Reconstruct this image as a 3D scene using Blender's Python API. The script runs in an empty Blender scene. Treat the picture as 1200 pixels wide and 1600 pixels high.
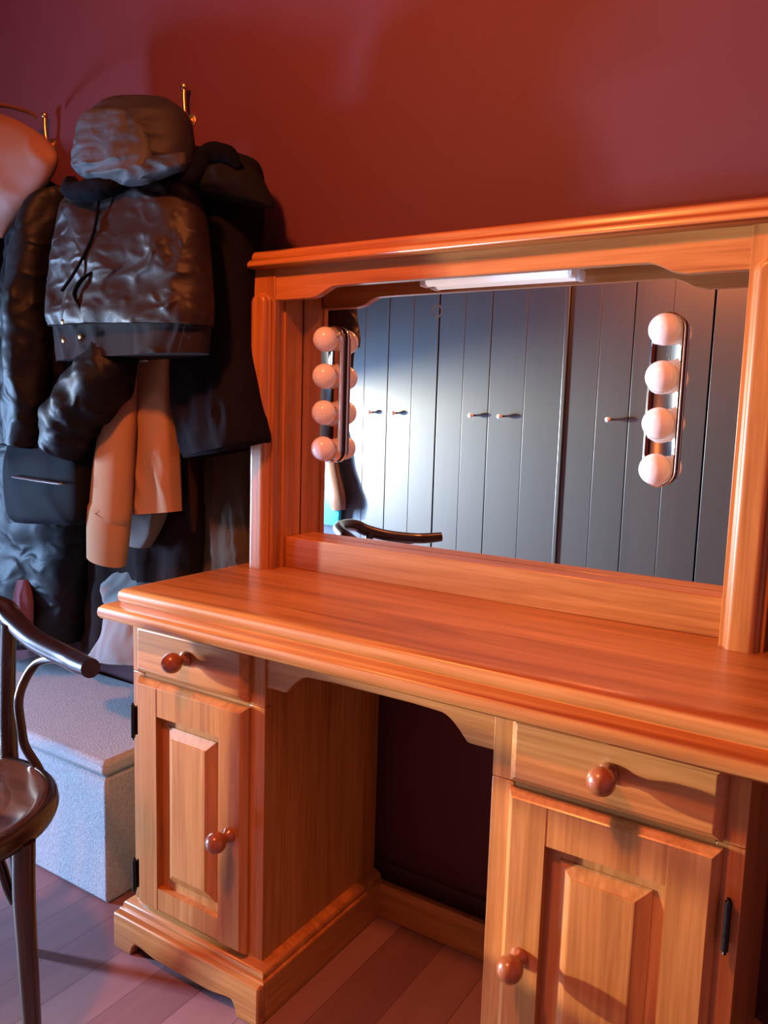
import bpy, bmesh, math, random
from mathutils import Vector, Matrix, noise
random.seed(7)
C = bpy.context.scene.collection
PI = math.pi
GARMENT = {
 'long_coat': [[-0.1962,1.7525,-0.117,1.7311,0.335,0.045],[-0.1941,1.7379,-0.0239,1.7081,0.325,0.09],[-0.1878,1.7143,0.0311,1.6842,0.315,0.117],[-0.1848,1.6625,0.0511,1.6334,0.31,0.135],[-0.1797,1.596,0.0526,1.5715,0.305,0.144],[-0.1746,1.4931,0.0471,1.476,0.3,0.144],[-0.1696,1.3896,0.0433,1.3793,0.295,0.153],[-0.1646,1.2853,0.0508,1.2812,0.29,0.153],[-0.1542,1.1953,0.074,1.1967,0.28,0.162],[-0.1385,1.1206,0.0924,1.1298,0.275,0.162],[-0.1206,1.0613,0.1048,1.0826,0.27,0.162],[-0.1016,1.0233,0.1032,1.07,0.27,0.153]],
 'coat_hood': [[-0.0986,1.709,-0.0036,1.6874,0.25,0.06],[-0.0908,1.6863,0.0661,1.658,0.235,0.1],[-0.0803,1.6594,0.1163,1.6233,0.225,0.11],[-0.0712,1.6263,0.1472,1.5857,0.22,0.11],[-0.0595,1.6049,0.1664,1.556,0.22,0.09],[0.0168,1.5803,0.1665,1.5473,0.22,0.05]],
 'bomber': [[-0.3083,1.6546,-0.0745,1.6249,0.165,0.064],[-0.3521,1.6364,-0.0118,1.6043,0.16,0.096],[-0.3835,1.6062,0.0194,1.5677,0.155,0.12],[-0.4018,1.5569,0.0428,1.5199,0.15,0.136],[-0.4163,1.4848,0.0571,1.4483,0.145,0.144],[-0.4334,1.4125,0.0644,1.3844,0.145,0.144],[-0.4284,1.3524,0.0696,1.3325,0.14,0.152],[-0.4198,1.3194,0.0678,1.3095,0.14,0.144]],
 'bomber_hem': [[-0.4267,1.3231,0.0628,1.3115,0.145,0.1237],[-0.4225,1.305,0.061,1.3012,0.145,0.1162],[-0.4187,1.2705,0.0574,1.2728,0.145,0.1162],[-0.4149,1.2389,0.0556,1.2534,0.145,0.12]],
 'puffer': [[-0.7942,1.6574,-0.5462,1.6786,0.29,0.1],[-0.8137,1.5388,-0.3646,1.5042,0.28,0.14],[-0.8244,1.366,-0.3428,1.3794,0.27,0.16],[-0.8127,1.2426,-0.3385,1.2472,0.255,0.17],[-0.8073,1.1546,-0.361,1.1612,0.245,0.17],[-0.8139,1.084,-0.4137,1.0887,0.245,0.17],[-0.8168,1.027,-0.4579,1.0254,0.245,0.15]],
 'puffer_sleeve': [[-0.4579,0.18,1.6422,0.0459],[-0.4788,0.15,1.5791,0.0549],[-0.4979,0.13,1.4884,0.0581],[-0.507,0.12,1.3982,0.0568],[-0.5084,0.115,1.3075,0.0555],[-0.5125,0.115,1.2163,0.0543],[-0.5241,0.12,1.1238,0.0549],[-0.546,0.125,1.0414,0.0477]],
 'puffer_sleeve2': [[-0.209,0.15,1.2815,0.0431],[-0.2335,0.125,1.2163,0.0662],[-0.2891,0.115,1.1582,0.0701],[-0.3439,0.115,1.1057,0.0715],[-0.3864,0.12,1.0427,0.0607]],
 'tan_sleeve': [[-0.2577,0.2,1.2354,0.0359],[-0.2602,0.19,1.161,0.045],[-0.2628,0.18,1.0863,0.0525],[-0.2717,0.175,1.0109,0.0588],[-0.2824,0.175,0.9342,0.0624],[-0.288,0.175,0.8877,0.0627],[-0.2927,0.175,0.8842,0.065],[-0.2986,0.175,0.8246,0.0631],[-0.3084,0.178,0.7682,0.0589]],
 'tan_panel': [[-0.2849,1.2834,-0.1405,1.2807,0.24,0.05],[-0.2643,1.1926,-0.1355,1.1934,0.235,0.05],[-0.2461,1.102,-0.1284,1.1057,0.23,0.05],[-0.2437,1.0107,-0.1192,1.0179,0.225,0.05],[-0.2447,0.9337,-0.1153,0.944,0.225,0.05],[-0.2454,0.8825,-0.1112,0.9011,0.225,0.045]],
 'tan_back': [[-0.3535,1.0343,-0.2272,1.0405,0.3,0.04],[-0.3603,0.9028,-0.2326,0.9136,0.3,0.04],[-0.3613,0.8364,-0.2561,0.8471,0.3,0.04],[-0.3645,0.7825,-0.3015,0.7833,0.3,0.03]],
 'black_coat': [[-1.0943,1.1145,-0.6305,1.1253,0.34,0.108],[-1.104,0.9573,-0.566,0.9884,0.33,0.144],[-1.114,0.798,-0.5564,0.8497,0.32,0.153],[-1.127,0.5953,-0.5615,0.673,0.31,0.162],[-1.153,0.4676,-0.5923,0.5598,0.31,0.162],[-1.1782,0.3582,-0.6231,0.4716,0.31,0.153]],
 'brown_coat': [[-0.5362,1.2669,-0.2423,1.2638,0.395,0.056],[-0.6074,1.1267,-0.1914,1.1363,0.385,0.07],[-0.669,0.9445,-0.181,0.9769,0.375,0.084],[-0.682,0.7594,-0.1757,0.8153,0.37,0.091],[-0.665,0.6124,-0.184,0.6828,0.365,0.091],[-0.6548,0.4624,-0.2117,0.5435,0.365,0.091],[-0.6505,0.4058,-0.2352,0.4875,0.365,0.084]],
 'brown_sleeve': [[-0.1755,0.31,1.1354,0.0216],[-0.1617,0.305,1.0436,0.0247],[-0.15,0.3,0.9516,0.0232],[-0.1436,0.3,0.8898,0.0186],[-0.1371,0.3,0.8404,0.0093]],
 'olive_coat': [[-0.2065,1.0555,-0.0298,1.0634,0.4,0.05],[-0.2063,0.9411,-0.0326,0.9542,0.4,0.055],[-0.2062,0.8251,-0.0355,0.8432,0.4,0.055],[-0.2106,0.7238,-0.0343,0.7472,0.4,0.055],[-0.2198,0.603,-0.033,0.6337,0.4,0.06],[-0.2245,0.5157,-0.032,0.5518,0.4,0.05]],
 'grey_coat': [[-0.633,1.0179,-0.4146,1.0286,0.42,0.03],[-0.6131,0.7635,-0.3941,0.7876,0.4,0.03],[-0.539,0.6705,-0.3323,0.6989,0.345,0.04],[-0.4421,0.6434,-0.241,0.6738,0.275,0.06],[-0.3615,0.6149,-0.1735,0.6459,0.225,0.075],[-0.3355,0.5784,-0.1326,0.6144,0.2,0.09],[-0.3554,0.5409,-0.1088,0.5841,0.19,0.1],[-0.3859,0.5152,-0.0962,0.5511,0.19,0.105]],
 'far_puffer': [[-1.2762,1.8353,-0.8082,1.7492,0.35,0.085],[-1.3207,1.7216,-0.8257,1.6694,0.33,0.136],[-1.3121,1.5823,-0.8304,1.5453,0.31,0.1615],[-1.3119,1.4841,-0.843,1.4576,0.3,0.17],[-1.3037,1.3462,-0.8455,1.3337,0.29,0.17],[-1.3088,1.1885,-0.8648,1.1913,0.29,0.17],[-1.3031,1.0686,-0.8943,1.1,0.29,0.153],[-1.3003,1.0083,-0.9099,1.0442,0.29,0.1275]],
 'bag_flap': [[-0.8261,1.877,-0.6266,1.8361,0.14,0.027],[-0.8845,1.8554,-0.5249,1.7946,0.13,0.054],[-0.9083,1.8228,-0.4405,1.7488,0.125,0.0675],[-0.9117,1.7774,-0.39,1.701,0.12,0.0765],[-0.9092,1.7291,-0.4079,1.6615,0.12,0.0765],[-0.9005,1.6799,-0.4573,1.628,0.12,0.072],[-0.8918,1.6307,-0.5238,1.5919,0.12,0.063],[-0.8852,1.5955,-0.5793,1.566,0.125,0.045],[-0.8747,1.5696,-0.6178,1.5404,0.13,0.018]],
 'shoulder_bag': [[-0.6392,1.04,-0.3503,1.0529,0.15,0.04],[-0.6393,0.9907,-0.3308,1.001,0.145,0.064],[-0.6426,0.9243,-0.3277,0.9388,0.145,0.072],[-0.6346,0.8582,-0.3389,0.8764,0.145,0.064],[-0.6134,0.8352,-0.3588,0.8527,0.145,0.04]],
 'bag_trim': [[-0.5506,0.098,0.958,0.0066],[-0.449,0.096,0.9558,0.0068],[-0.3657,0.098,0.9541,0.0054]],
 'scarf': [[-0.7619,0.6482,-0.714,0.6549,0.235,0.02],[-0.7553,0.5869,-0.6837,0.598,0.225,0.03],[-0.735,0.5076,-0.6872,0.516,0.225,0.025],[-0.7306,0.4715,-0.6947,0.4782,0.225,0.02]],
 'hat_crown': [[-0.169,1.7958,-0.057,1.7736,0.15,0.04],[-0.2189,1.7924,-0.0178,1.7478,0.145,0.088],[-0.2512,1.7725,0.0022,1.7207,0.14,0.12],[-0.267,1.7442,0.0129,1.688,0.135,0.136],[-0.2722,1.7114,0.0165,1.6603,0.135,0.14],[-0.2687,1.6772,0.0146,1.6359,0.135,0.14],[-0.2478,1.6407,-0.0001,1.6179,0.135,0.128]],
 'hat_brim': [[-0.2461,1.7587,-0.151,1.7529,0.09,0.02],[-0.2485,1.7394,-0.0595,1.7212,0.085,0.05],[-0.2559,1.6935,-0.0281,1.6636,0.08,0.06],[-0.2656,1.6595,-0.021,1.6261,0.08,0.065],[-0.2618,1.6405,-0.0101,1.6027,0.08,0.06],[-0.2307,1.6186,-0.0387,1.5884,0.082,0.045],[-0.164,1.6007,-0.0941,1.5884,0.085,0.02]],
 'hat_flap': [[-0.0416,1.6352,0.0639,1.6325,0.085,0.02],[-0.055,1.6184,0.0709,1.6159,0.08,0.03],[-0.0686,1.6003,0.0638,1.6027,0.08,0.03],[-0.0885,1.5895,0.0169,1.5949,0.082,0.02]]}

# ------------------------------------------------------------------ materials
def new_mat(name):
    m = bpy.data.materials.new(name); m.use_nodes = True
    nt = m.node_tree
    b = nt.nodes['Principled BSDF']
    return m, nt, b

def lin(c):
    return tuple(((x/255)/12.92 if x/255 <= .04045 else ((x/255+.055)/1.055)**2.4) for x in c) + (1,)

def plain(name, col, rough=.5, metal=0., spec=.5, coat=0., bump=0., bscale=200., var=0., vscale=6., sheen=0.):
    m, nt, b = new_mat(name)
    b.inputs['Base Color'].default_value = (*col[:3], 1)
    b.inputs['Roughness'].default_value = rough
    b.inputs['Metallic'].default_value = metal
    b.inputs['Specular IOR Level'].default_value = spec
    b.inputs['Coat Weight'].default_value = coat
    b.inputs['Coat Roughness'].default_value = .12
    b.inputs['Sheen Weight'].default_value = sheen
    if bump or var:
        tc = nt.nodes.new('ShaderNodeTexCoord')
    if bump:
        n = nt.nodes.new('ShaderNodeTexNoise'); n.inputs['Scale'].default_value = bscale; n.inputs['Detail'].default_value = 4
        nt.links.new(tc.outputs['Object'], n.inputs['Vector'])
        bp = nt.nodes.new('ShaderNodeBump'); bp.inputs['Strength'].default_value = bump; bp.inputs['Distance'].default_value = .002
        nt.links.new(n.outputs['Fac'], bp.inputs['Height']); nt.links.new(bp.outputs['Normal'], b.inputs['Normal'])
    if var:
        n = nt.nodes.new('ShaderNodeTexNoise'); n.inputs['Scale'].default_value = vscale; n.inputs['Detail'].default_value = 5
        nt.links.new(tc.outputs['Object'], n.inputs['Vector'])
        r = nt.nodes.new('ShaderNodeValToRGB')
        r.color_ramp.elements[0].position = .3; r.color_ramp.elements[1].position = .7
        r.color_ramp.elements[0].color = (*[c*(1-var) for c in col[:3]], 1)
        r.color_ramp.elements[1].color = (*[min(1, c*(1+var)) for c in col[:3]], 1)
        nt.links.new(n.outputs['Fac'], r.inputs['Fac']); nt.links.new(r.outputs['Color'], b.inputs['Base Color'])
    return m

def cloth(name, col, rough, scale, dist, spec=.4, fine=260, sheen=0., var=.15):
    """creased fabric: ridged wrinkles plus a fine weave"""
    m, nt, b = new_mat(name); N = nt.nodes; L = nt.links
    b.inputs['Base Color'].default_value = (*col, 1); b.inputs['Roughness'].default_value = rough
    b.inputs['Specular IOR Level'].default_value = spec; b.inputs['Sheen Weight'].default_value = sheen
    tc = N.new('ShaderNodeTexCoord')
    mp = N.new('ShaderNodeMapping'); mp.inputs['Rotation'].default_value = (.4, .5, .6); mp.inputs['Scale'].default_value = (1, 1, 1.5)
    L.new(tc.outputs['Object'], mp.inputs['Vector'])
    n = N.new('ShaderNodeTexNoise'); n.noise_type = 'RIDGED_MULTIFRACTAL'; n.inputs['Scale'].default_value = scale; n.inputs['Detail'].default_value = 3; n.inputs['Distortion'].default_value = .7
    L.new(mp.outputs[0], n.inputs['Vector'])
    b1 = N.new('ShaderNodeBump'); b1.inputs['Strength'].default_value = .55; b1.inputs['Distance'].default_value = dist; L.new(n.outputs['Fac'], b1.inputs['Height'])
    f = N.new('ShaderNodeTexNoise'); f.inputs['Scale'].default_value = fine; L.new(tc.outputs['Object'], f.inputs['Vector'])
    b2 = N.new('ShaderNodeBump'); b2.inputs['Strength'].default_value = .35; b2.inputs['Distance'].default_value = .001
    L.new(f.outputs['Fac'], b2.inputs['Height']); L.new(b1.outputs['Normal'], b2.inputs['Normal']); L.new(b2.outputs['Normal'], b.inputs['Normal'])
    v = N.new('ShaderNodeTexNoise'); v.inputs['Scale'].default_value = 7; L.new(tc.outputs['Object'], v.inputs['Vector'])
    r = N.new('ShaderNodeValToRGB'); r.color_ramp.elements[0].position = .3; r.color_ramp.elements[1].position = .7
    r.color_ramp.elements[0].color = (*[c*(1-var) for c in col], 1); r.color_ramp.elements[1].color = (*[c*(1+var) for c in col], 1)
    L.new(v.outputs['Fac'], r.inputs['Fac']); L.new(r.outputs['Color'], b.inputs['Base Color'])
    return m

def wood(name, axis, dark, mid, light, rough=.32, scale=1., coat=.15, bump=.12):
    """straight-grained varnished timber, grain running along the object's x, y or z axis"""
    m, nt, b = new_mat(name)
    N = nt.nodes; L = nt.links
    tc = N.new('ShaderNodeTexCoord'); mp = N.new('ShaderNodeMapping')
    s = [26*scale]*3; s['xyz'.index(axis)] = 1.6*scale
    mp.inputs['Scale'].default_value = s
    oi = N.new('ShaderNodeObjectInfo'); ad = N.new('ShaderNodeVectorMath'); ad.operation = 'ADD'
    mu = N.new('ShaderNodeVectorMath'); mu.operation = 'SCALE'; mu.inputs['Scale'].default_value = 7.3
    cb = N.new('ShaderNodeCombineXYZ')
    for i in range(3): L.new(oi.outputs['Random'], cb.inputs[i])
    L.new(cb.outputs[0], mu.inputs[0]); L.new(tc.outputs['Object'], ad.inputs[0]); L.new(mu.outputs[0], ad.inputs[1])
    L.new(ad.outputs[0], mp.inputs['Vector'])
    n1 = N.new('ShaderNodeTexNoise'); n1.inputs['Scale'].default_value = 1.; n1.inputs['Detail'].default_value = 6; n1.inputs['Roughness'].default_value = .6; n1.inputs['Distortion'].default_value = .6
    L.new(mp.outputs[0], n1.inputs['Vector'])
    mp2 = N.new('ShaderNodeMapping'); s2 = [160*scale]*3; s2['xyz'.index(axis)] = 5*scale; mp2.inputs['Scale'].default_value = s2
    L.new(ad.outputs[0], mp2.inputs['Vector'])
    n2 = N.new('ShaderNodeTexNoise'); n2.inputs['Scale'].default_value = 1.; n2.inputs['Detail'].default_value = 3
    L.new(mp2.outputs[0], n2.inputs['Vector'])
    mx = N.new('ShaderNodeMath'); mx.operation = 'MULTIPLY_ADD'; mx.inputs[1].default_value = .35
    L.new(n2.outputs['Fac'], mx.inputs[0])
    ml = N.new('ShaderNodeMath'); ml.operation = 'MULTIPLY'; ml.inputs[1].default_value = .68
    L.new(n1.outputs['Fac'], ml.inputs[0]); L.new(ml.outputs[0], mx.inputs[2])
    r = N.new('ShaderNodeValToRGB'); e = r.color_ramp.elements
    e[0].position = .34; e[0].color = (*dark, 1); e[1].position = .66; e[1].color = (*light, 1)
    k = e.new(.5); k.color = (*mid, 1)
    L.new(mx.outputs[0], r.inputs['Fac']); L.new(r.outputs['Color'], b.inputs['Base Color'])
    bp = N.new('ShaderNodeBump'); bp.inputs['Strength'].default_value = bump; bp.inputs['Distance'].default_value = .0012
    L.new(n2.outputs['Fac'], bp.inputs['Height']); L.new(bp.outputs['Normal'], b.inputs['Normal'])
    b.inputs['Roughness'].default_value = rough; b.inputs['Coat Weight'].default_value = coat; b.inputs['Coat Roughness'].default_value = .18
    return m

OAK = ((.27, .084, .020), (.41, .148, .036), (.54, .218, .062))
M = {}
for a in 'xyz':
    M['oak_'+a] = wood('oak_'+a, a, *OAK)
M['knob'] = wood('knob_wood', 'y', (.22, .060, .020), (.27, .078, .026), (.32, .10, .034), rough=.28, coat=.5, bump=.05)
M['bentwood'] = wood('bentwood', 'z', (.012, .005, .005), (.017, .007, .006), (.025, .009, .008), rough=.3, coat=.3, bump=.06)
M['seatwood'] = wood('seat_wood', 'x', (.035, .014, .010), (.060, .024, .017), (.105, .045, .032), rough=.2, coat=.8, bump=.06, scale=.7)
M['brass'] = plain('brass', (.72, .42, .16), .25, 1.)
M['chrome'] = plain('chrome', (.92, .90, .86), .05, 1.)
M['foam'] = plain('foam', (.012, .012, .013), .8)
M['iron'] = plain('iron', (.02, .02, .022), .35, .8)
M['bulb'] = plain('bulb_glass', (.80, .77, .74), .12, coat=.4)
M['mirror'] = plain('mirror_glass', (.90, .92, .91), .0, 1.)
M['smudge'] = plain('suction_ring', (.34, .35, .36), .3)
M['diffuser'] = plain('tube_diffuser', (.86, .85, .84), .3)
for k_ in ('diffuser',):
    b_ = M[k_].node_tree.nodes['Principled BSDF']; b_.inputs['Emission Color'].default_value = (1, .93, .9, 1); b_.inputs['Emission Strength'].default_value = .5
M['white_plastic'] = plain('white_plastic', (.78, .77, .75), .35)
M['felt'] = plain('grey_felt', (.36, .37, .385), .95, spec=.15, bump=1.0, bscale=260, var=.16, vscale=160, sheen=.2)
M['black_nylon'] = cloth('black_nylon', (.005, .0048, .0065), .52, 13, .022, .16)
M['brown_nylon'] = cloth('brown_nylon', (.017, .0085, .006), .50, 16, .022, .2)
M['rib_knit'] = cloth('rib_knit', (.016, .011, .011), .9, 8, .003, .15)
M['wool'] = cloth('dark_wool', (.0075, .0062, .0075), .95, 5, .006, .08)
M['fur'] = cloth('black_lining', (.003, .003, .005), .95, 20, .01, .05)
M['brown_wool'] = cloth('brown_wool', (.020, .011, .010), .95, 5, .006, .08)
M['tan_cloth'] = cloth('tan_cloth', (.35, .20, .105), .9, 4, .004, .1, var=.06)
M['taupe'] = cloth('taupe_cloth', (.16, .125, .11), .9, 5, .004, .15)
M['olive'] = cloth('olive_cloth', (.075, .052, .032), .9, 5, .004, .15)
M['greycloth'] = cloth('grey_cloth', (.24, .215, .20), .9, 5, .004, .15)
M['tan_leather'] = plain('tan_leather', (.165, .074, .042), .6, spec=.2, bump=.15, bscale=120, var=.06)
M['black_leather'] = plain('black_leather', (.006, .006, .008), .75, spec=.06)
M['silver'] = plain('silver_trim', (.7, .7, .68), .3, 1.)
M['hat'] = cloth('hat_cloth', (.014, .009, .009), .7, 16, .008, .3, fine=120, var=.4)
M['hatbrim'] = cloth('hat_brim_cloth', (.028, .026, .028), .7, 22, .008, .3, fine=90, var=.5)
M['mauve'] = plain('mauve_cloth', (.13, .06, .075), .95, spec=.1)
M['brown_leather'] = plain('brown_leather', (.12, .060, .036), .28, spec=.5, coat=.3)
M['cyan'] = plain('cyan_bag', (.02, .42, .62), .5)
M['ceil'] = plain('ceiling_paint', (.22, .18, .16), .9)
M['shade'] = plain('side_paint', (.10, .03, .035), .8)

m, nt, b = new_mat('burgundy_wall'); M['wall'] = m
b.inputs['Roughness'].default_value = .62; b.inputs['Specular IOR Level'].default_value = .25
tc = nt.nodes.new('ShaderNodeTexCoord'); n = nt.nodes.new('ShaderNodeTexNoise'); n.inputs['Scale'].default_value = 3.5; n.inputs['Detail'].default_value = 6
r = nt.nodes.new('ShaderNodeValToRGB'); r.color_ramp.elements[0].color = (.100, .026, .033, 1); r.color_ramp.elements[1].color = (.112, .029, .037, 1)
n2 = nt.nodes.new('ShaderNodeTexNoise'); n2.inputs['Scale'].default_value = 240
bp = nt.nodes.new('ShaderNodeBump'); bp.inputs['Strength'].default_value = .12; bp.inputs['Distance'].default_value = .002
for a_, b_ in ((tc.outputs['Object'], n.inputs['Vector']), (tc.outputs['Object'], n2.inputs['Vector']), (n.outputs['Fac'], r.inputs['Fac']), (r.outputs['Color'], b.inputs['Base Color']), (n2.outputs['Fac'], bp.inputs['Height']), (bp.outputs['Normal'], b.inputs['Normal'])):
    nt.links.new(a_, b_)

def planks(name, cols, axis, width, gap, rough, grain=(26, 1.6), spec=.5, coat=0.):
    """boards of a given width side by side along x, long along y (floor) or z (cupboard fronts)"""
    m, nt, b = new_mat(name); N = nt.nodes; L = nt.links
    tc = N.new('ShaderNodeTexCoord'); sx = N.new('ShaderNodeSeparateXYZ'); L.new(tc.outputs['Object'], sx.inputs[0])
    dv = N.new('ShaderNodeMath'); dv.operation = 'DIVIDE'; dv.inputs[1].default_value = width; L.new(sx.outputs['X'], dv.inputs[0])
    fl = N.new('ShaderNodeMath'); fl.operation = 'FLOOR'; L.new(dv.outputs[0], fl.inputs[0])
    fr = N.new('ShaderNodeMath'); fr.operation = 'FRACT'; L.new(dv.outputs[0], fr.inputs[0])
    wn = N.new('ShaderNodeTexWhiteNoise'); wn.noise_dimensions = '1D'; L.new(fl.outputs[0], wn.inputs['W'])
    mp = N.new('ShaderNodeMapping'); s = [grain[0]]*3; s['xyz'.index(axis)] = grain[1]; mp.inputs['Scale'].default_value = s
    L.new(tc.outputs['Object'], mp.inputs['Vector'])
    ns = N.new('ShaderNodeTexNoise'); ns.noise_dimensions = '4D'; ns.inputs['Detail'].default_value = 5; ns.inputs['Scale'].default_value = 1
    L.new(mp.outputs[0], ns.inputs['Vector']); sc = N.new('ShaderNodeMath'); sc.operation = 'MULTIPLY'; sc.inputs[1].default_value = 40
    L.new(wn.outputs['Value'], sc.inputs[0]); L.new(sc.outputs[0], ns.inputs['W'])
    ad = N.new('ShaderNodeMath'); ad.operation = 'MULTIPLY_ADD'; ad.inputs[1].default_value = .5; L.new(wn.outputs['Value'], ad.inputs[0])
    hf = N.new('ShaderNodeMath'); hf.operation = 'MULTIPLY'; hf.inputs[1].default_value = .55; L.new(ns.outputs['Fac'], hf.inputs[0]); L.new(hf.outputs[0], ad.inputs[2])
    rp = N.new('ShaderNodeValToRGB'); rp.color_ramp.elements[0].position = .2; rp.color_ramp.elements[1].position = .8
    rp.color_ramp.elements[0].color = (*cols[0], 1); rp.color_ramp.elements[1].color = (*cols[1], 1); L.new(ad.outputs[0], rp.inputs['Fac'])
    lt = N.new('ShaderNodeMath'); lt.operation = 'LESS_THAN'; lt.inputs[1].default_value = gap/width; L.new(fr.outputs[0], lt.inputs[0])
    mix = N.new('ShaderNodeMixRGB'); L.new(lt.outputs[0], mix.inputs['Fac']); L.new(rp.outputs['Color'], mix.inputs[1]); mix.inputs[2].default_value = (*[c*.45 for c in cols[0]], 1)
    b.inputs['Coat Weight'].default_value = coat; b.inputs['Coat Roughness'].default_value = .46
    L.new(mix.outputs[0], b.inputs['Base Color']); b.inputs['Roughness'].default_value = rough; b.inputs['Specular IOR Level'].default_value = spec
    return m
M['floor'] = planks('floor_planks', ((.17, .080, .084), (.285, .150, .152)), 'y', .11, .0015, .42)
M['floorx'] = M['floor']
M['black_door'] = planks('black_boards', ((.013, .0125, .013), (.022, .020, .020)), 'z', .107, .0012, .50, grain=(40, 1.5), spec=1., coat=.75)

# ------------------------------------------------------------------ mesh helpers
class MB:
    def __init__(s): s.v = []; s.f = []
    def add(s, vs, fs):
        o = len(s.v); s.v += [tuple(p) for p in vs]; s.f += [tuple(i+o for i in f) for f in fs]; return s
    def box(s, x0, x1, y0, y1, z0, z1):
        return s.add([(x0,y0,z0),(x1,y0,z0),(x1,y1,z0),(x0,y1,z0),(x0,y0,z1),(x1,y0,z1),(x1,y1,z1),(x0,y1,z1)],
                     [(0,3,2,1),(4,5,6,7),(0,1,5,4),(1,2,6,5),(2,3,7,6),(3,0,4,7)])
    def loft(s, rings, closed=True, cap=True):
        n = len(rings[0]); o = len(s.v); s.v += [tuple(p) for R in rings for p in R]
        for i in range(len(rings)-1):
            for j in range(n if closed else n-1):
                k = (j+1) % n
                s.f.append((o+i*n+j, o+i*n+k, o+(i+1)*n+k, o+(i+1)*n+j))
        if cap:
            s.f.append(tuple(o+j for j in reversed(range(n)))); s.f.append(tuple(o+(len(rings)-1)*n+j for j in range(n)))
        return s
    def prism(s, poly, axis, a, b):
        """extrude a 2D outline along an axis: 'y' takes (x,z), 'z' takes (x,y), 'x' takes (y,z)"""
        def P(p, t): return {'y': (p[0], t, p[1]), 'z': (p[0], p[1], t), 'x': (t, p[0], p[1])}[axis]
        return s.loft([[P(p, a) for p in poly], [P(p, b) for p in poly]])
    def lathe(s, prof, c, axis, n=28):
        """prof: (radius, distance along axis) pairs"""
        ax = Vector(axis).normalized(); u = ax.orthogonal().normalized(); w = ax.cross(u); c = Vector(c)
        rings = [[c + ax*d + (u*math.cos(2*PI*j/n) + w*math.sin(2*PI*j/n))*max(r, 1e-4) for j in range(n)] for r, d in prof]
        return s.loft(rings)
    def sphere(s, c, r, n=28):
        return s.lathe([(r*math.sin(PI*i/14), -r*math.cos(PI*i/14)) for i in range(15)], c, (0,0,1), n)
    def tube(s, pts, rad, n=14, samples=8, squash=None, up=(0,0,1), wob=None):
        pts = [Vector(p) for p in pts]; rad = rad if isinstance(rad, (list, tuple)) else [rad]*len(pts)
        P, Rr = spline(pts, rad, samples)
        rings = []; ref = None
        for i, p in enumerate(P):
            t = (P[min(i+1, len(P)-1)] - P[max(i-1, 0)]).normalized()
            if ref is None:
                ref = Vector(up) - t*t.dot(Vector(up))
                if ref.length < .05: ref = t.orthogonal()
                ref.normalize()
            ref = (ref - t*t.dot(ref)).normalized(); w = t.cross(ref)
            ring = []
            for j in range(n):
                a = 2*PI*j/n; ca, sa = math.cos(a), math.sin(a)
                q = ref*ca*(squash if squash else 1) + w*sa
                k = Rr[i]
                if wob: k *= 1 + wob[0]*noise.noise(Vector((ca*wob[1], sa*wob[1], i/len(P)*wob[2])) + p*3)
                ring.append(p + q*k)
            rings.append(ring)
        return s.loft(rings)

def spline(P, R, k):
    out, ro = [], []
    n = len(P)
    for i in range(n-1):
        p0, p1, p2, p3 = P[max(i-1,0)], P[i], P[i+1], P[min(i+2,n-1)]
        r0, r1, r2, r3 = R[max(i-1,0)], R[i], R[i+1], R[min(i+2,n-1)]
        for j in range(k):
            t = j/k; t2, t3 = t*t, t*t*t
            f = lambda a,b,c,d: .5*((2*b) + (c-a)*t + (2*a-5*b+4*c-d)*t2 + (3*b-a-3*c+d)*t3)
            out.append(f(p0,p1,p2,p3)); ro.append(f(r0,r1,r2,r3))
    out.append(P[-1]); ro.append(R[-1]); return out, ro

def obj(name, mb, mat, parent=None, bevel=0., seg=2, smooth=40, kind=None):
    me = bpy.data.meshes.new(name); me.from_pydata(mb.v, [], mb.f)
    bm = bmesh.new(); bm.from_mesh(me); bmesh.ops.remove_doubles(bm, verts=bm.verts, dist=1e-6)
    bmesh.ops.recalc_face_normals(bm, faces=bm.faces); bm.to_mesh(me); bm.free()
    if smooth:
        me.shade_smooth(); me.set_sharp_from_angle(angle=math.radians(smooth))
    me.materials.append(M[mat] if isinstance(mat, str) else mat)
    o = bpy.data.objects.new(name, me); C.objects.link(o)
    if parent:
        o.parent = parent; o.matrix_parent_inverse = world(parent).inverted()
    if bevel:
        b = o.modifiers.new('Bevel', 'BEVEL'); b.width = bevel; b.segments = seg; b.limit_method = 'ANGLE'; b.angle_limit = math.radians(40); b.harden_normals = False
    if kind: o['kind'] = kind
    return o

def world(o):
    m = o.matrix_basis.copy(); 
    if o.parent: m = world(o.parent) @ o.matrix_parent_inverse @ m
    return m

def thing(name, label, cat, loc=(0,0,0), group=None):
    o = bpy.data.objects.new(name, None); C.objects.link(o); o.location = loc; o.empty_display_size = .05
    o['label'] = label; o['category'] = cat
    if group: o['group'] = group
    return o

def tag(o, label, cat, group=None):
    o['label'] = label; o['category'] = cat
    if group: o['group'] = group
    return o

def copy_tree(o, off, parent=None, mirror=False):
    c = o.copy(); C.objects.link(c)
    if parent: c.parent = parent
    else: c.location = Vector(o.location) + Vector(off)
    for ch in o.children: copy_tree(ch, off, c)
    return c

def rect_rings(x0, x1, y0, y1, prof, back=False):
    """stack of plan rectangles: prof (offset, z); the back edge keeps still unless back"""
    return [[(x0-o, y0-o, z), (x1+o, y0-o, z), (x1+o, y1+(o if back else 0), z), (x0-o, y1+(o if back else 0), z)] for o, z in prof]

def front_rings(x0, x1, z0, z1, prof):
    """stack of upright rectangles: prof (inset, y)"""
    return [[(x0+i, y, z0+i), (x1-i, y, z0+i), (x1-i, y, z1-i), (x0+i, y, z1-i)] for i, y in prof]

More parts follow.
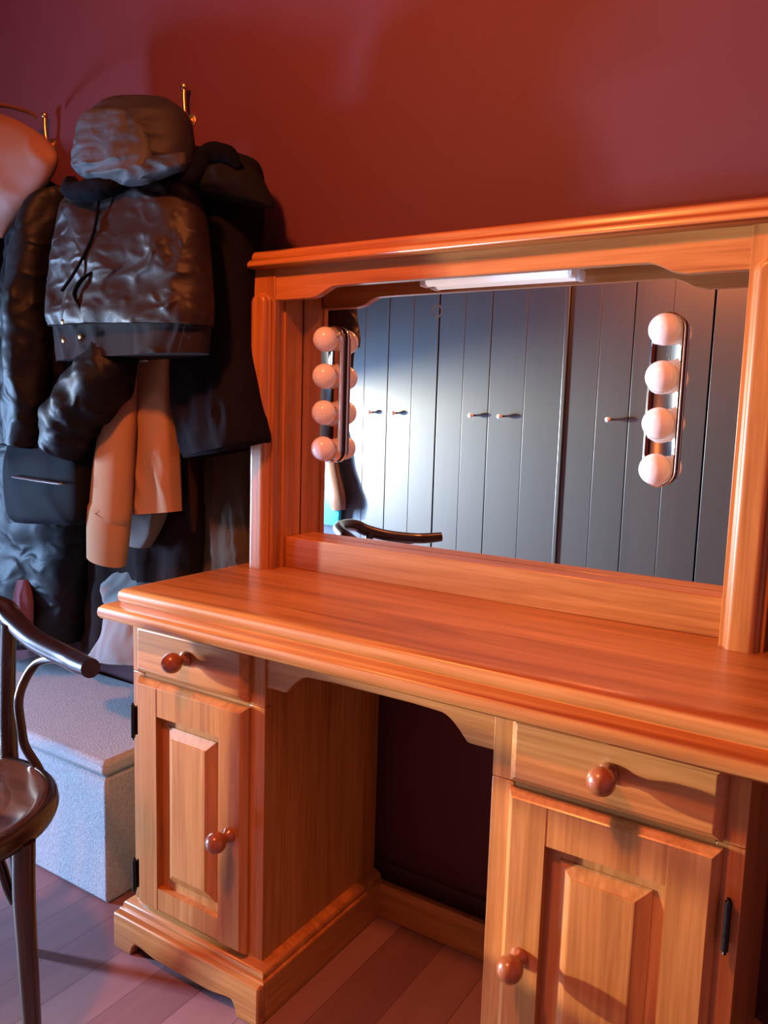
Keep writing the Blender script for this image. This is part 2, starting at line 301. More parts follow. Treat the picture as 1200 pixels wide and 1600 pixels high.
# ------------------------------------------------------------------ dressing table
W, PW = 1.163, .355
D = thing('dressing_table', 'orange oak dressing table with a mirror back, standing against the red wall', 'dressing table', (W/2, .2, 0))

# worktop
obj('tabletop', MB().loft(rect_rings(0, W+.042, -.024, .447, [(.026,.717),(.031,.719),(.0345,.724),(.0355,.731),(.034,.739),(.029,.745),(.020,.7485),(.006,.75),(.004,.752),(.0065,.756),(.0075,.763),(.006,.771),(.000,.777),(-.008,.7795),(-.018,.78)])), 'oak_x', D, smooth=50)

def arch_pts(x0, x1, ztop, zlow, seq):
    return [(x0, ztop), (x0, zlow)] + seq + [(x1, zlow), (x1, ztop)]

for side in (0, 1):
    X = (lambda x: x) if side == 0 else (lambda x: W - x)
    def bx(m, a, b, *r): m.box(min(X(a), X(b)), max(X(a), X(b)), *r)
    # carcass with its face frame
    m = MB(); bx(m, .004, PW-.001, .018, .387, .09, .7172); obj('cabinet_body', m, 'oak_z', D, .001)
    for xa, xb in ((0, .036), (.318, PW)):
        for za, zb in ((.10, .6025), (.6035, .7171)):
            m = MB(); bx(m, xa, xb, 0, .0195, za, zb); obj('frame_stile', m, 'oak_z', D, .0012)
    for za, zb in ((.59, .617), (.695, .717), (.098, .12)):
        m = MB(); bx(m, .036, .318, .0005, .0195, za, zb); obj('frame_rail', m, 'oak_x', D, .001)
    # drawer
    xa, xb = sorted((X(.0262), X(.3226)))
    dr = obj('drawer', MB().loft(front_rings(xa, xb, .6085, .7125, [(0, .0), (0, -.008), (.0015, -.0115), (.005, -.0155), (.008, -.0175), (.010, -.0195), (.0125, -.0205), (.0135,-.0205)])), 'oak_x', D, smooth=28)
    # door: frame with a routed outer edge, stiles through, rails between, raised panel
    z0, z1 = .1079, .5982
    rings = front_rings(xa, xb, z0, z1, [(0, 0), (0, -.007), (.002, -.011), (.008, -.0185), (.0098, -.0203), (.0105, -.0205)])
    m = MB(); m.loft(rings, cap=False); m.f.append((3,2,1,0))
    i = .0105; sx = .063; rt, rb = .068, .056
    xl, xr_, zb, zt = xa+i, xb-i, z0+i, z1-i
    il, ir, jb, jt = xa+sx, xb-sx, z0+rb, z1-rt
    yf, yr_ = -.0205, -.0196
    m.add([(xl,yf,zb),(il,yf,zb),(il,yf,zt),(xl,yf,zt)], [(0,1,2,3)])
    m.add([(ir,yf,zb),(xr_,yf,zb),(xr_,yf,zt),(ir,yf,zt)], [(0,1,2,3)])
    for (a_, b_) in ((zb, jb), (jt, zt)):
        m.add([(il+.0006,yr_,a_),(ir-.0006,yr_,a_),(ir-.0006,yr_,b_),(il+.0006,yr_,b_)], [(0,1,2,3)])
        m.add([(il,yf,a_),(il+.0006,yr_,a_),(il+.0006,yr_,b_),(il,yf,b_)], [(0,1,2,3)])
        m.add([(ir,yf,a_),(ir-.0006,yr_,a_),(ir-.0006,yr_,b_),(ir,yf,b_)], [(3,2,1,0)])
    yb = -.0035
    m.add([(il,yf,jb),(il,yf,jt),(il,yb,jt),(il,yb,jb)], [(0,1,2,3)]); m.add([(ir,yf,jb),(ir,yf,jt),(ir,yb,jt),(ir,yb,jb)], [(3,2,1,0)])
    m.add([(il,yr_,jb),(ir,yr_,jb),(ir,yb,jb),(il,yb,jb)], [(0,1,2,3)]); m.add([(il,yr_,jt),(ir,yr_,jt),(ir,yb,jt),(il,yb,jt)], [(3,2,1,0)])
    do = obj('door', m, 'oak_z', D, smooth=0)
    obj('raised_panel', MB().loft(front_rings(il, ir, jb, jt, [(-.004, -.002), (-.004, -.0045), (.019, -.0045), (.0195, -.0065), (.039, -.0150), (.0395, -.0165), (.042, -.0168)])), 'oak_z', do, smooth=0)
    # turned knobs
    prof = [(.0135,0),(.0145,.003),(.0135,.006),(.0100,.009),(.0086,.013),(.0095,.017),(.0140,.021),(.0178,.026),(.0197,.033),(.0192,.040),(.0165,.0465),(.0115,.0515),(.005,.0545),(.0001,.0555)]
    obj('knob', MB().lathe(prof, (X(.1744), -.0205, .6665), (0,-1,0)), 'knob', dr, smooth=60)
    obj('knob', MB().lathe(prof, (X(.2885), -.0205, .3465), (0,-1,0)), 'knob', do, smooth=60)
    for hz in (.50, .163):
        m = MB().lathe([(.0001,-.040),(.003,-.0385),(.0018,-.036),(.0045,-.034),(.0045,-.012),(.0038,-.0118),(.0045,-.0112),(.0045,.0112),(.0038,.0118),(.0045,.012),(.0045,.034),(.0018,.036),(.003,.0385),(.0001,.040)], (X(.0130), -.0135, hz), (0,0,1), 12)
        a_, b_ = sorted((X(.0105), X(.0155))); m.box(a_, b_, -.0125, 0, hz-.030, hz+.030)
        obj('hinge', m, 'iron', do, smooth=40)
    # plinth: bracket-foot front, plain sides, stepped cap moulding
    px0, px1 = sorted((X(-.025), X(.379))); fl = .052
    def arch(t):   # 0..1 across the opening -> height
        e = min(t, 1-t)
        return .030*min(1, (e/.05))**.6 if e < .05 else .030 - .0085*(.5-.5*math.cos(PI*min(1, (e-.05)/.22)))
    seq = [(px0+fl+.0, 0)]
    seq = [(px0+fl + (px1-px0-2*fl)*k/40, arch(k/40)) for k in range(41)]
    m = MB().prism([(px0, .080), (px0, 0)] + seq + [(px1, 0), (px1, .080)], 'y', -.039, -.017)
    pl = obj('plinth', m, 'oak_x', D, .004, 3)
    for xa in (px0, px1-.02):
        obj('plinth_side', MB().box(xa, xa+.02, -.0175, .387, 0, .0795), 'oak_y', pl, .002)
    a_, b_ = sorted((X(0), X(PW)))
    obj('plinth_moulding', MB().loft(rect_rings(a_, b_, 0, .387, [(.0245,.0785),(.0245,.080),(.021,.083),(.0175,.0835),(.0185,.087),(.0175,.092),(.0135,.0965),(.006,.1005),(.0005,.1025),(-.001,.104)])), 'oak_x', pl, smooth=50)

# kneehole apron and rear rail
xk0, xk1 = PW-.002, W-PW+.002
def ogee(a, b, za, zb, n=14):
    return [(a+(b-a)*k/n, za+(zb-za)*(.5-.5*math.cos(PI*k/n))) for k in range(n+1)]
half = [(xk0, .641), (.396, .641), (.402, .6425)] + [(.402+.050*k/10, .6425+.037*math.sin(PI/2*k/10)) for k in range(1, 11)] + [(.50, .6815)]
full = half + [(W-x, z) for x, z in reversed(half)]
obj('kneehole_apron', MB().prism(full + [(xk1, .717), (xk0, .717)], 'y', .0044, .022), 'oak_x', D, .0012)
obj('rear_rail', MB().box(PW+.022, W-PW-.022, .372, .389, 0, .082), 'oak_x', D, .002)

# mirror back -------------------------------------------------------
H0, H1, YP = .0349, .1025, .3097
for side in (0, 1):
    X = (lambda x: x) if side == 0 else (lambda x: W - x)
    a_, b_ = sorted((X(H0), X(H1)))
    po = obj('post', MB().box(a_, b_, YP, YP+.0165, .7795, 1.4475), 'oak_z', D, .001)
    # stopped pilaster: rounded head, beaded sides
    c = (a_+b_)/2; rings = []
    for o_, y in [(.0, YP+.002), (.0, YP-.006), (.0035, YP-.0075), (.0040, YP-.011), (.0055, YP-.016), (.009, YP-.0185), (.0125, YP-.0195), (.015, YP-.0195)]:
        w = .0262 - o_; ring = [(c-w, y, .7797), (c+w, y, .7797)]
        zt = 1.374
        for k in range(17):
            t = PI*k/16
            ring.append((c+w*math.cos(t), y, zt + (w*.85)*math.sin(t)))
        rings.append(ring)
    obj('pilaster', MB().loft(rings), 'oak_z', po, smooth=40)
    a_, b_ = sorted((X(.084), X(.1050)))
    obj('side_panel', MB().box(a_, b_, YP+.0335, .405, .7795, 1.4472), 'oak_z', D, .0012)
    a_, b_ = sorted((X(.080), X(.0995)))
    obj('corner_batten', MB().box(a_, b_, YP+.016, YP+.034, .7795, 1.447), 'oak_z', D, .0008)
obj('mirror_rail', MB().box(.1050, W-.1050, .354, .4065, .7795, .8505), 'oak_x', D, .002)
seqL = [(H1-.0005, 1.3805), (.198, 1.3805), (.203, 1.3815)] + ogee(.205, .262, 1.3825, 1.4018)[1:] + [(.30, 1.4025)]
full = seqL + [(W-x, z) for x, z in reversed(seqL)]
obj('mirror_apron', MB().prism(full + [(W-H1+.0005, 1.4474), (H1-.0005, 1.4474)], 'y', YP+.003, YP+.023), 'oak_x', D, .001)
obj('cornice', MB().loft(rect_rings(H0, W-H0, YP, .436, [(.0235,1.447),(.0262,1.449),(.0268,1.453),(.0255,1.459),(.021,1.4645),(.0155,1.4665),(.0140,1.468),(.0142,1.472),(.012,1.479),(.006,1.4845),(-.004,1.486)])), 'oak_x', D, smooth=50)
obj('back_board', MB().box(H0+.002, W-H0-.002, .4132, .432, .7795, 1.4472), 'oak_z', D, .001)
mir = obj('mirror', MB().box(.1052, W-.1052, .4072, .4128, .8507, 1.4468), 'mirror', D)
mir['label'] = 'clear mirror glass'
obj('suction_mark', MB().lathe([(.0135,0),(.0135,.0006),(.0095,.0006),(.0095,0)], (.455, .4073, 1.353), (0,-1,0), 24), 'smudge', mir)

# ------------------------------------------------------------------ vanity lights on the mirror
def vanity(cx, label):
    t = thing('vanity_light', label, 'vanity light', (cx, .4070, 1.178), 'bulb strips on the dressing table mirror')
    def stadium(w, h, y):
        r = w; pts = []
        for k in range(13): a = PI*k/12; pts.append((cx + r*math.cos(a), y, 1.1785 + (h-r) + r*math.sin(a)))
        for k in range(13): a = PI + PI*k/12; pts.append((cx + r*math.cos(a), y, 1.1785 - (h-r) + r*math.sin(a)))
        return pts
    obj('backing', MB().loft([stadium(.0250, .1475, .4070), stadium(.0250, .1475, .4010)]), 'foam', t)
    obj('chrome_plate', MB().loft([stadium(.0285, .1520, .4012), stadium(.0290, .1525, .3990), stadium(.0290, .1525, .3890), stadium(.0278, .1513, .3872), stadium(.0255, .149, .3868), stadium(.0248, .1483, .3872)]), 'chrome', t, smooth=35)
    for k in range(4):
        z = 1.1785 + (1.5-k)*.0800
        bu = obj('bulb', MB().lathe([(.0165,.0),(.0175,.002),(.0225,.006),(.0262,.011),(.0278,.0175),(.0272,.025),(.0245,.0325),(.0195,.0385),(.0125,.0430),(.006,.0448),(.0001,.0454)], (cx, .3868, z), (0,-1,0), 32), 'bulb', t, smooth=80)
        obj('collar', MB().lathe([(.0195,0),(.0200,.0015),(.0190,.003),(.0165,.0032)], (cx, .3872, z), (0,-1,0), 28), 'chrome', bu)
    return t
vanity(.1985, 'chrome strip of four globe bulbs on the mirror beside the coats')
vanity(.9248, 'chrome strip of four globe bulbs on the mirror side away from the coats')

# slim tube light under the cornice, in front of the mirror
t = thing('tube_light', 'slim white tube light fixed under the top of the mirror frame', 'tube light', (.59, .39, 1.43))
obj('housing', MB().box(.432, .752, .374, .4060, 1.416, 1.4470), 'white_plastic', t, .003)
obj('diffuser', MB().lathe([(.010,-.150),(.0125,-.148),(.0125,.148),(.010,.150)], (.592, .386, 1.412), (1,0,0), 20), 'diffuser', t)
for s_ in (-1, 1):
    obj('end_cap', MB().box(.592+s_*.155-.0065, .592+s_*.155+.0065, .372, .400, 1.399, 1.420), 'white_plastic', t, .003)

# ------------------------------------------------------------------ garments
def garment(rows, amp=.012, kv=3., kh=14., ex=2.4, n=72, sub=8, seed=0., puff=0., puffs=5, rib=0, crease=.008):
    """closed cloth form lofted through rows (x left, z left, x right, z right, y centre, depth) with drape folds"""
    keys = [Vector(r[:3]) for r in rows]; k2 = [Vector(r[3:6]) for r in rows]
    A, _ = spline(keys, [0]*len(keys), sub); B, _ = spline(k2, [0]*len(k2), sub)
    rings = []; T = len(A)
    for i in range(T):
        xl, zl, xr = A[i]; zr, yc, dep = B[i]; dep = max(dep, .01)
        v = i/(T-1); ring = []
        for j in range(n):
            a = 2*PI*j/n; ca, sa = math.cos(a), math.sin(a)
            px = math.copysign(abs(ca)**(2/ex), ca); py = math.copysign(abs(sa)**(2/ex), sa)
            u = .5+.5*px; x = xl+(xr-xl)*u; z = zl+(zr-zl)*u; y = yc - py*dep*.5
            edge = min(1., 4*v+.15)*(1-.75*abs(px)**6)
            f = noise.noise(Vector((x*kh, seed, z*kv))) + .5*noise.noise(Vector((x*kh*2.1+5, seed, z*kv*1.7))) + .35*noise.noise(Vector((x*kh*.8, seed+9, z*kh*1.2)))
            d = amp*f*edge*(1 if sa > 0 else .25)
            d += crease*(1-abs(noise.noise(Vector((x*kh*1.3+z*4, seed+3, z*kv*3.5)))))**5*edge*(1 if sa > 0 else 0)
            if puff: d += puff*abs(math.sin(PI*puffs*v))**.6*(1-.6*abs(px)**4)*(1 if sa > 0 else .2)
            if rib: d += .0012*math.sin(x*rib)
            ring.append((x - (d*.35*px), y - d*(1 if sa > 0 else -1), z))
        rings.append(ring)
    return MB().loft(rings)

def G(k): return GARMENT[k]
def gp(k): return [q[:3] for q in G(k)], [q[3] for q in G(k)]

# long dark coat next to the dressing table
t = thing('wool_coat', 'long dark wool coat with a lined hood, hanging right beside the dressing table', 'coat', (-.10, .30, 1.1))
obj('body', garment(G('long_coat'), .010, 1.5, 16, seed=1), 'wool', t, smooth=80)
obj('hood', garment(G('coat_hood'), .012, 5, 12, seed=2), 'wool', t, smooth=80)
P = [(-.085,.17,1.615),(-.045,.165,1.600),(.005,.170,1.622),(.040,.175,1.655),(.085,.180,1.650),(.105,.19,1.625)]
obj('hood_lining', MB().tube(P, [.012,.022,.026,.024,.018,.008], wob=(.3,2,6)), 'fur', t, smooth=80)

t = thing('bomber_jacket', 'dark brown bomber jacket with a ribbed hem, on the hook under the hat', 'jacket', (-.25, .2, 1.3))
bo = obj('body', garment(G('bomber'), .017, 4, 11, seed=3.3, sub=10), 'brown_nylon', t, smooth=80)
obj('ribbed_hem', garment(G('bomber_hem'), .004, 1, 8, seed=4, rib=900, n=160), 'rib_knit', t, smooth=80)
obj('collar', MB().tube([(-0.35000000000000003, 0.13, 1.64), (-0.29000000000000004, 0.09, 1.605), (-0.21, 0.075, 1.59), (-0.13999999999999999, 0.085, 1.6), (-0.095, 0.12, 1.625)], [.016,.024,.027,.025,.016], squash=.8, wob=(.25,2,8)), 'fur', t, smooth=80)
obj('zip', MB().tube([(-0.19, 0.082, 1.585), (-0.19499999999999998, 0.068, 1.5), (-0.235, 0.056, 1.43), (-0.28200000000000003, 0.052, 1.385)], .0035, 8), 'fur', bo)
obj('pocket_welt', MB().tube([(-0.19499999999999998, 0.064, 1.42), (-0.22, 0.056, 1.405), (-0.242, 0.054, 1.375), (-0.22499999999999998, 0.058, 1.345)], [.004,.006,.006,.004], 10, squash=.6), 'fur', bo)
for (px_, pz_) in [(-0.2996, 1.3214), (-0.2437, 1.3316), (-0.2987, 1.2811), (-0.2406, 1.288)]:
    obj('snap', MB().lathe([(.0062,0),(.006,.002),(.004,.003),(.0001,.0032)], (px_, .066, pz_), (0,-1,0), 14), 'brass', bo)

t = thing('puffer_jacket', 'black quilted puffer jacket hanging behind the brown bomber jacket', 'jacket', (-.5, .22, 1.2))
obj('body', garment(G('puffer'), .012, 8, 8, seed=5, puff=.016, puffs=5), 'black_nylon', t, smooth=80)
for k in ('puffer_sleeve', 'puffer_sleeve2'):
    p_, r_ = gp(k); obj('sleeve', MB().tube(p_, r_, 26, 10, wob=(.22, 1.6, 9)), 'black_nylon', t, smooth=80)

t = thing('tan_coat', 'tan cloth coat with a cuffed sleeve hanging below the dark jackets', 'coat', (-.23, .24, 1.1))
p_, r_ = gp('tan_sleeve'); obj('sleeve', MB().tube(p_, r_, 28, 8, squash=.62, up=(0,1,0), wob=(.05, 1.2, 4)), 'tan_cloth', t, smooth=60)
obj('front_panel', garment(G('tan_panel'), .004, 2, 10, seed=6, ex=5), 'tan_cloth', t, smooth=60)
obj('back_panel', garment(G('tan_back'), .003, 2, 10, seed=7, ex=5), 'taupe', t, smooth=60)

t = tag(obj('black_coat', garment(G('black_coat'), .014, 2.5, 10, seed=8, puff=.012, puffs=4), 'black_nylon', smooth=80), 'long black coat hanging low at the left, above the bentwood chair', 'coat')
t = thing('brown_coat', 'long dark brown coat hanging behind the tan coat, above the ottoman', 'coat', (-.35, .34, .7))
obj('body', garment(G('brown_coat'), .022, 1.2, 15, seed=9), 'brown_wool', t, smooth=80)
p_, r_ = gp('brown_sleeve'); obj('sleeve', MB().tube(p_, r_, 18, 8, squash=.6, up=(0,1,0), wob=(.1,1.5,4)), 'brown_wool', t, smooth=80)
tag(obj('olive_coat', garment(G('olive_coat'), .012, 1.0, 26, seed=10), 'olive', smooth=80), 'olive coat tail hanging between the wool coat and the tabletop corner', 'coat')
tag(obj('grey_coat', garment(G('grey_coat'), .014, 1.5, 14, seed=11), 'greycloth', smooth=80), 'pale grey coat hem flaring out above the ottoman beside the drawer', 'coat')
tag(obj('black_parka', garment(G('far_puffer'), .016, 6, 9, seed=12, puff=.018, puffs=5), 'black_nylon', smooth=80), 'shiny black padded parka at the far left edge under the tan bag', 'coat')
t = thing('leather_bag', 'smooth tan leather bag hanging at the top left on a hook', 'bag', (-.7, .15, 1.7))
obj('body', garment(G('bag_flap'), .004, 2, 5, seed=13, ex=2.2), 'tan_leather', t, smooth=80)
obj('strap', MB().tube([(-.80,.16,1.87),(-.84,.26,1.93),(-.862,.36,1.95),(-.866,.398,1.945)], .006, 10), 'tan_leather', t)
t = thing('shoulder_bag', 'black leather bag with a silver trim bar below the puffer jacket', 'bag', (-.5, .16, .9))
obj('body', garment(G('shoulder_bag'), .004, 2, 5, seed=14, ex=4), 'black_leather', t, smooth=80)
p_, r_ = gp('bag_trim'); obj('trim_bar', MB().tube(p_, r_, 12, 6, squash=.6), 'silver', t)
tag(obj('scarf', garment(G('scarf'), .006, 2, 20, seed=15), 'mauve', smooth=80), 'mauve scarf end hanging just behind the chair rail', 'scarf')

t = thing('bucket_hat', 'dark cloth hat with a grey turned-up brim on top of the jackets', 'hat', (-.18, .17, 1.68))
obj('crown', garment(G('hat_crown'), .010, 9, 9, seed=16, n=56), 'hat', t, smooth=80)
obj('brim', garment(G('hat_brim'), .010, 14, 12, seed=17, n=56), 'hatbrim', t, smooth=80)
obj('brim_flap', garment(G('hat_flap'), .006, 10, 12, seed=18, n=40), 'hat', t, smooth=80)

# brass coat hooks on the wall
def hook(x, z, label):
    t = thing('coat_hook', label, 'coat hook', (x, .45, z), 'brass hooks on the red wall')
    obj('back_plate', MB().lathe([(.017,0),(.017,.003),(.012,.006),(.0001,.007)], (x, .45, z-.07), (0,-1,0), 20), 'brass', t)
    s_ = obj('shank', MB().tube([(x, .446, z-.07), (x, .43, z-.062), (x, .425, z-.03), (x, .425, z)], [.006, .006, .005, .0052], 12), 'brass', t)
    obj('ball', MB().sphere((x, .425, z+.004), .0095, 16), 'brass', t)
    obj('lower_prong', MB().tube([(x, .432, z-.065), (x, .423, z-.10), (x+.003, .416, z-.125), (x+.008, .400, z-.145), (x+.008, .38, z-.148), (x+.008, .366, z-.132)], [.006, .008, .012, .012, .010, .008], 12), 'brass', t)
    return t
hook(-.300, 1.930, 'brass coat hook rising behind the dark hat')
hook(-.866, 1.955, 'brass coat hook beside the tan leather bag')

# ------------------------------------------------------------------ ottoman
t = thing('storage_ottoman', 'light grey felt storage ottoman on the floor beside the dressing table', 'ottoman', (-.55, .23, 0))
obj('box', MB().box(-.955, -.153, .047, .425, .0, .306), 'felt', t, .008, 3)
obj('lid', MB().box(-.960, -.150, .042, .430, .3075, .346), 'felt', t, .012, 3)

# ------------------------------------------------------------------ bentwood chair
CX, CY = -.06, -.40
def L3(f, l, z): return (CX+.875*f+.485*l, CY-.485*f+.875*l, z)
t = thing('bentwood_chair', 'dark bentwood armchair with a glossy round seat at the lower left', 'chair', (CX, CY, 0))
se = obj('seat', MB().lathe([(.0001,.448),(.10,.4475),(.150,.4495),(.182,.4555),(.192,.4585),(.199,.4565),(.200,.452),(.199,.449)], (CX, CY, 0), (0,0,1), 64), 'seatwood', t, smooth=60)
obj('seat_ring', MB().lathe([(.192,.442),(.186,.432),(.190,.422),(.203,.419),(.213,.424),(.217,.436),(.215,.449),(.208,.457),(.2005,.4575),(.200,.448)] , (CX, CY, 0), (0,0,1), 64), 'bentwood', se, smooth=70)
half = [(.100,.262,.695),(.05,.250,.690),(0,.235,.690),(-.09,.190,.702),(-.165,.160,.722),(-.205,.140,.742),(-.235,.075,.752),(-.246,0,.755)]
pts = [L3(*q) for q in half] + [L3(f,-l,z) for f,l,z in reversed(half[:-1])]
rad = [.017,.019,.019,.020,.021,.021,.020,.020]
obj('arm_rail', MB().tube(pts, rad + rad[:-1][::-1], 18, 8, up=(0,0,1)), 'bentwood', t, smooth=60)
for s_ in (1, -1):
    rod = [(-.0,.235,.678),(-.055,.216,.672),(-.098,.192,.652),(-.105,.172,.62),(-.094,.160,.585),(-.100,.164,.53),(-.105,.170,.49),(-.085,.190,.452),(-.075,.196,.432)]
    obj('arm_brace', MB().tube([L3(f, s_*l, z) for f,l,z in rod], .0085, 14, 8), 'bentwood', t, smooth=60)
    obj('leg', MB().tube([L3(-.155,s_*.150,.72), L3(-.165,s_*.145,.58), L3(-.165,s_*.145,.44), L3(-.18,s_*.155,.2), L3(-.205,s_*.172,.0)], [.014,.015,.017,.015,.012], 16), 'bentwood', t, smooth=60)
    obj('leg', MB().tube([L3(.140,s_*.148,.428), L3(.146,s_*.146,.34), L3(.148,s_*.148,.25), L3(.146,s_*.152,.12), L3(.140,s_*.156,.0)], [.0185,.018,.0165,.0150,.0125], 16), 'bentwood', t, smooth=60)
    obj('leg_brace', MB().tube([L3(.06,s_*.075,.426), L3(.080,s_*.090,.412), L3(.105,s_*.112,.385), L3(.118,s_*.123,.345), L3(.130,s_*.133,.320)], .009, 12), 'bentwood', t, smooth=60)

# ------------------------------------------------------------------ opposite side of the room, seen in the mirror
def wardrobe(x0, xm, x1, label, knobs):
    t = thing('wardrobe', label, 'wardrobe', ((x0+x1)/2, -2.2, 0), 'black boarded wardrobes')
    obj('carcass', MB().box(x0+.003, x1-.003, -2.44, -2.022, .0, 2.30), 'black_door', t, .002)
    for a_, b_, kx in ((x0, xm, knobs[0]), (xm, x1, knobs[1])):
        m = MB(); mid = (a_+b_)/2
        m.box(a_+.0025, mid-.0012, -2.02, -2.0, .08, 2.28); m.box(mid+.0012, b_-.0025, -2.02, -2.0, .08, 2.28); m.box(a_+.0025, b_-.0025, -2.019, -2.004, .08, 2.28)
        d = obj('door', m, 'black_door', t, .0015)
        if kx is not None:
            obj('knob', MB().lathe([(.007,0),(.006,.003),(.005,.012),(.0075,.017),(.0125,.023),(.0125,.029),(.008,.034),(.0001,.0355)], (kx, -2.0, 1.138), (0,1,0), 18), 'white_plastic', d, smooth=60)
    return t
wardrobe(-2.165, -1.843, -1.520, 'black boarded wardrobe at the mirror edge behind the bulbs, mostly hidden', (-1.93, -1.76))
wardrobe(-1.520, -1.199, -.879, 'black boarded wardrobe in the bright light patch of the reflection', (-1.3055, -1.1437))
wardrobe(-.875, -.5635, -.165, 'black boarded wardrobe in the middle of the mirror reflection', (-.654, -.486))
wardrobe(-.143, .178, .530, 'black boarded wardrobe reflected beside the bulb strip away from the coats', (.086, .275))
wardrobe(.533, .853, 1.173, 'black boarded wardrobe at the mirror edge behind the post away from the coats', (None, None))
obj('trim_1', MB().box(-.165, -.143, -2.03, -1.992, 0, 2.30), 'black_door', None, .004, kind='structure')

# leather jacket, bag and side table reflected at the mirror's corner
t = thing('leather_jacket', 'brown leather jacket with a long sleeve, reflected at the bottom corner of the mirror', 'jacket', (-1.52, -1.93, 1.0))
obj('sleeve', MB().tube([(-1.575,-1.962,1.02),(-1.56,-1.958,.88),(-1.535,-1.956,.77),(-1.500,-1.954,.64),(-1.487,-1.956,.555)], [.040,.044,.048,.056,.046], 20, 8, squash=.6, up=(0,1,0), wob=(.15,1.5,6)), 'brown_leather', t, smooth=80)
obj('body', garment([(-1.82,1.30,-1.62,1.30,-1.974,.03),(-1.86,1.2,-1.58,1.2,-1.970,.045),(-1.86,1.0,-1.60,1.0,-1.970,.05),(-1.86,.80,-1.61,.80,-1.970,.045)], .006, 2, 10, seed=20), 'brown_leather', t, smooth=80)
t = thing('shopping_bag', 'bright cyan bag hanging under the reflected leather jacket', 'bag', (-1.5, -1.9, .55))
obj('body', garment([(-1.74,.66,-1.47,.66,-1.972,.02),(-1.74,.58,-1.48,.58,-1.970,.035),(-1.73,.46,-1.49,.46,-1.970,.04)], .006, 4, 9, seed=21, ex=4), 'cyan', t, smooth=80)
# ------------------------------------------------------------------ room shell
def st(name, m, mat): return obj(name, m, mat, kind='structure')
st('floor', MB().box(-2.7, 2.1, -2.55, .55, -.05, 0), 'floor')
st('wall_back', MB().box(-2.7, 2.1, .45, .55, 0, 2.75), 'wall')
st('wall_front', MB().box(-2.7, 2.1, -2.55, -2.45, 0, 2.75), 'shade')
st('wall_right', MB().box(2.0, 2.1, -2.45, .45, 0, 2.75), 'shade')
WY0, WY1, WZ0, WZ1 = -1.44, -1.024, .30, 1.95
m = MB(); m.box(-2.7, -2.6, -2.45, WY0, 0, 2.75); m.box(-2.7, -2.6, WY1, .45, 0, 2.75); m.box(-2.7, -2.6, WY0, WY1, 0, WZ0); m.box(-2.7, -2.6, WY0, WY1, WZ1, 2.75)
st('wall_left', m, 'shade')
m = MB(); f = .04
m.box(-2.68, -2.63, WY0, WY0+f, WZ0, WZ1); m.box(-2.68, -2.63, WY1-f, WY1, WZ0, WZ1); m.box(-2.68, -2.63, WY0+f, WY1-f, WZ0, WZ0+f); m.box(-2.68, -2.63, WY0+f, WY1-f, WZ1-f, WZ1)
win = st('window_1', m, 'white_plastic')
obj('light_flag', MB().box(-2.506, -2.494, -1.95, -.60, 1.12, 2.35), 'shade', win)  # unseen screen added to cut off the upper sun beam, bar and brackets included
obj('flag_bar', MB().tube([(-2.5,-1.95,1.12),(-2.5,-.60,1.12)], .012, 10, 2), 'white_plastic', win)
for y_ in (-1.9, -.65):
    obj('flag_bracket', MB().box(-2.60, -2.49, y_-.01, y_+.01, 2.35, 2.38), 'white_plastic', win)
st('ceiling', MB().box(-2.7, 2.1, -2.55, .55, 2.75, 2.85), 'ceil')
st('baseboard_back', MB().box(-2.6, 2.0, .436, .45, 0, .09), 'shade')

# ------------------------------------------------------------------ lights
def light(name, kind, loc, energy, col, **kw):
    l = bpy.data.lights.new(name, kind); l.energy = energy; l.color = col
    for k, v in kw.items(): setattr(l, k, v)
    o = bpy.data.objects.new(name, l); C.objects.link(o); o.location = loc; return o
def aim(o, to): o.rotation_euler = (Vector(to)-o.location).to_track_quat('-Z', 'Y').to_euler()

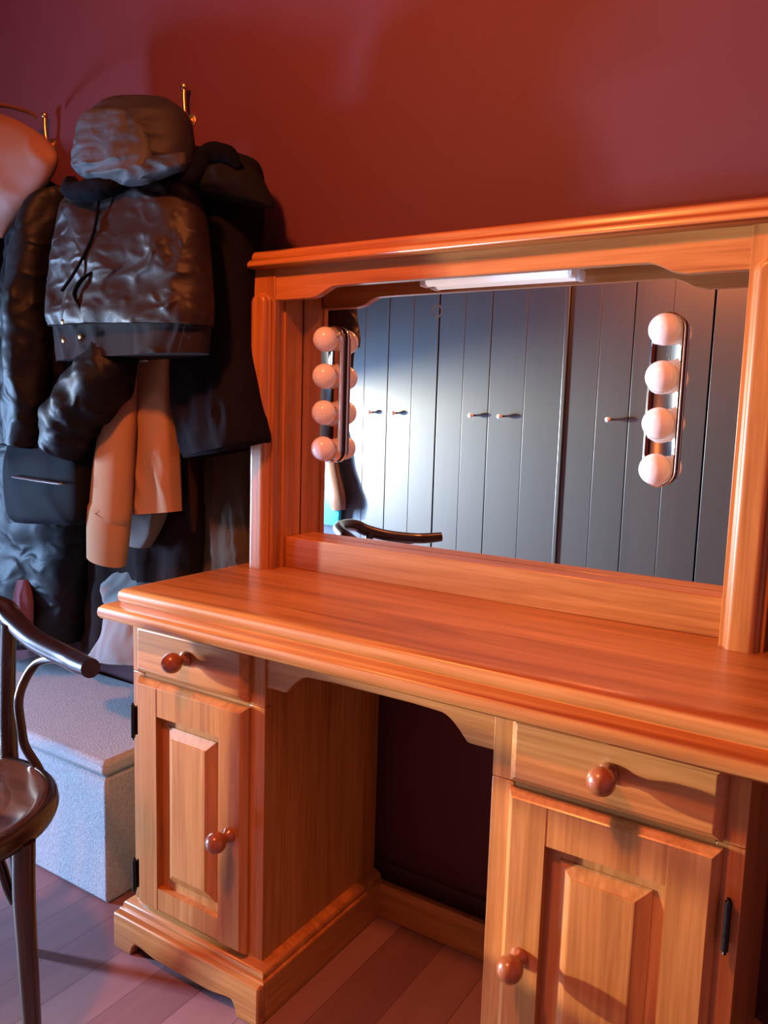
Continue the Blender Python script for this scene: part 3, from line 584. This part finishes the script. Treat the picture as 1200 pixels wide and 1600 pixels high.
# warm ceiling pendants
for px_, py_, lab, en in ((.42, -.98, 'warm ceiling pendant lamp over the room', 135.),):
    t = thing('pendant_lamp', lab, 'lamp', (px_, py_, 2.75))
    obj('flex', MB().tube([(px_,py_,2.75),(px_,py_,2.46)], .004, 8), 'iron', t)
    obj('lamp_holder', MB().lathe([(.0001,2.48),(.022,2.475),(.024,2.445),(.018,2.44)], (px_,py_,0), (0,0,1), 20), 'iron', t)
    light('pendant_light', 'POINT', (px_, py_, 2.34), en, (1, .24, .055), shadow_soft_size=.07)
# daylight through the window: sky above, sunlit glow from the ground below
sk = light('sky_light', 'AREA', (-2.86, -1.22, .85), 680., (.34, .58, 1.), shape='RECTANGLE', size=.30, size_y=1.1); aim(sk, (-.2, -.6, .2))
az, el = math.radians(-6), math.radians(3)
su = light('sun_glow', 'SPOT', (-2.92, -1.20, 1.05), 1450., (1., .90, .64), shadow_soft_size=.05, spot_size=math.radians(72), spot_blend=.55); aim(su, (-2.92+math.cos(az)*math.cos(el), -1.20+math.sin(az)*math.cos(el), 1.05+math.sin(el)))
w = bpy.data.worlds.new('world'); bpy.context.scene.world = w; w.use_nodes = True
bg = w.node_tree.nodes['Background']; bg.inputs['Color'].default_value = (.45, .62, 1, 1); bg.inputs['Strength'].default_value = 1.0

# ------------------------------------------------------------------ camera
cam = bpy.data.cameras.new('camera'); co = bpy.data.objects.new('camera', cam); C.objects.link(co)
yaw, pit, rol = (0.56824, -0.12503, 0.02957)
fwd = Vector((-math.sin(yaw)*math.cos(pit), math.cos(yaw)*math.cos(pit), math.sin(pit)))
r0 = Vector((math.cos(yaw), math.sin(yaw), 0)); u0 = r0.cross(fwd)
rr = r0*math.cos(rol) + u0*math.sin(rol); uu = -r0*math.sin(rol) + u0*math.cos(rol)
mw = Matrix((rr, uu, -fwd)).transposed().to_4x4(); mw.translation = Vector((1.2786, -1.0637, 1.1444)); co.matrix_world = mw
cam.sensor_fit = 'VERTICAL'; cam.sensor_height = 36; cam.lens = 1246.23/1600*36; cam.clip_start = .02
S = bpy.context.scene; S.camera = co
S.view_settings.view_transform = 'Standard'; S.view_settings.look = 'None'; S.view_settings.gamma = 1; S.view_settings.use_curve_mapping = False
S.view_settings.exposure = 0.
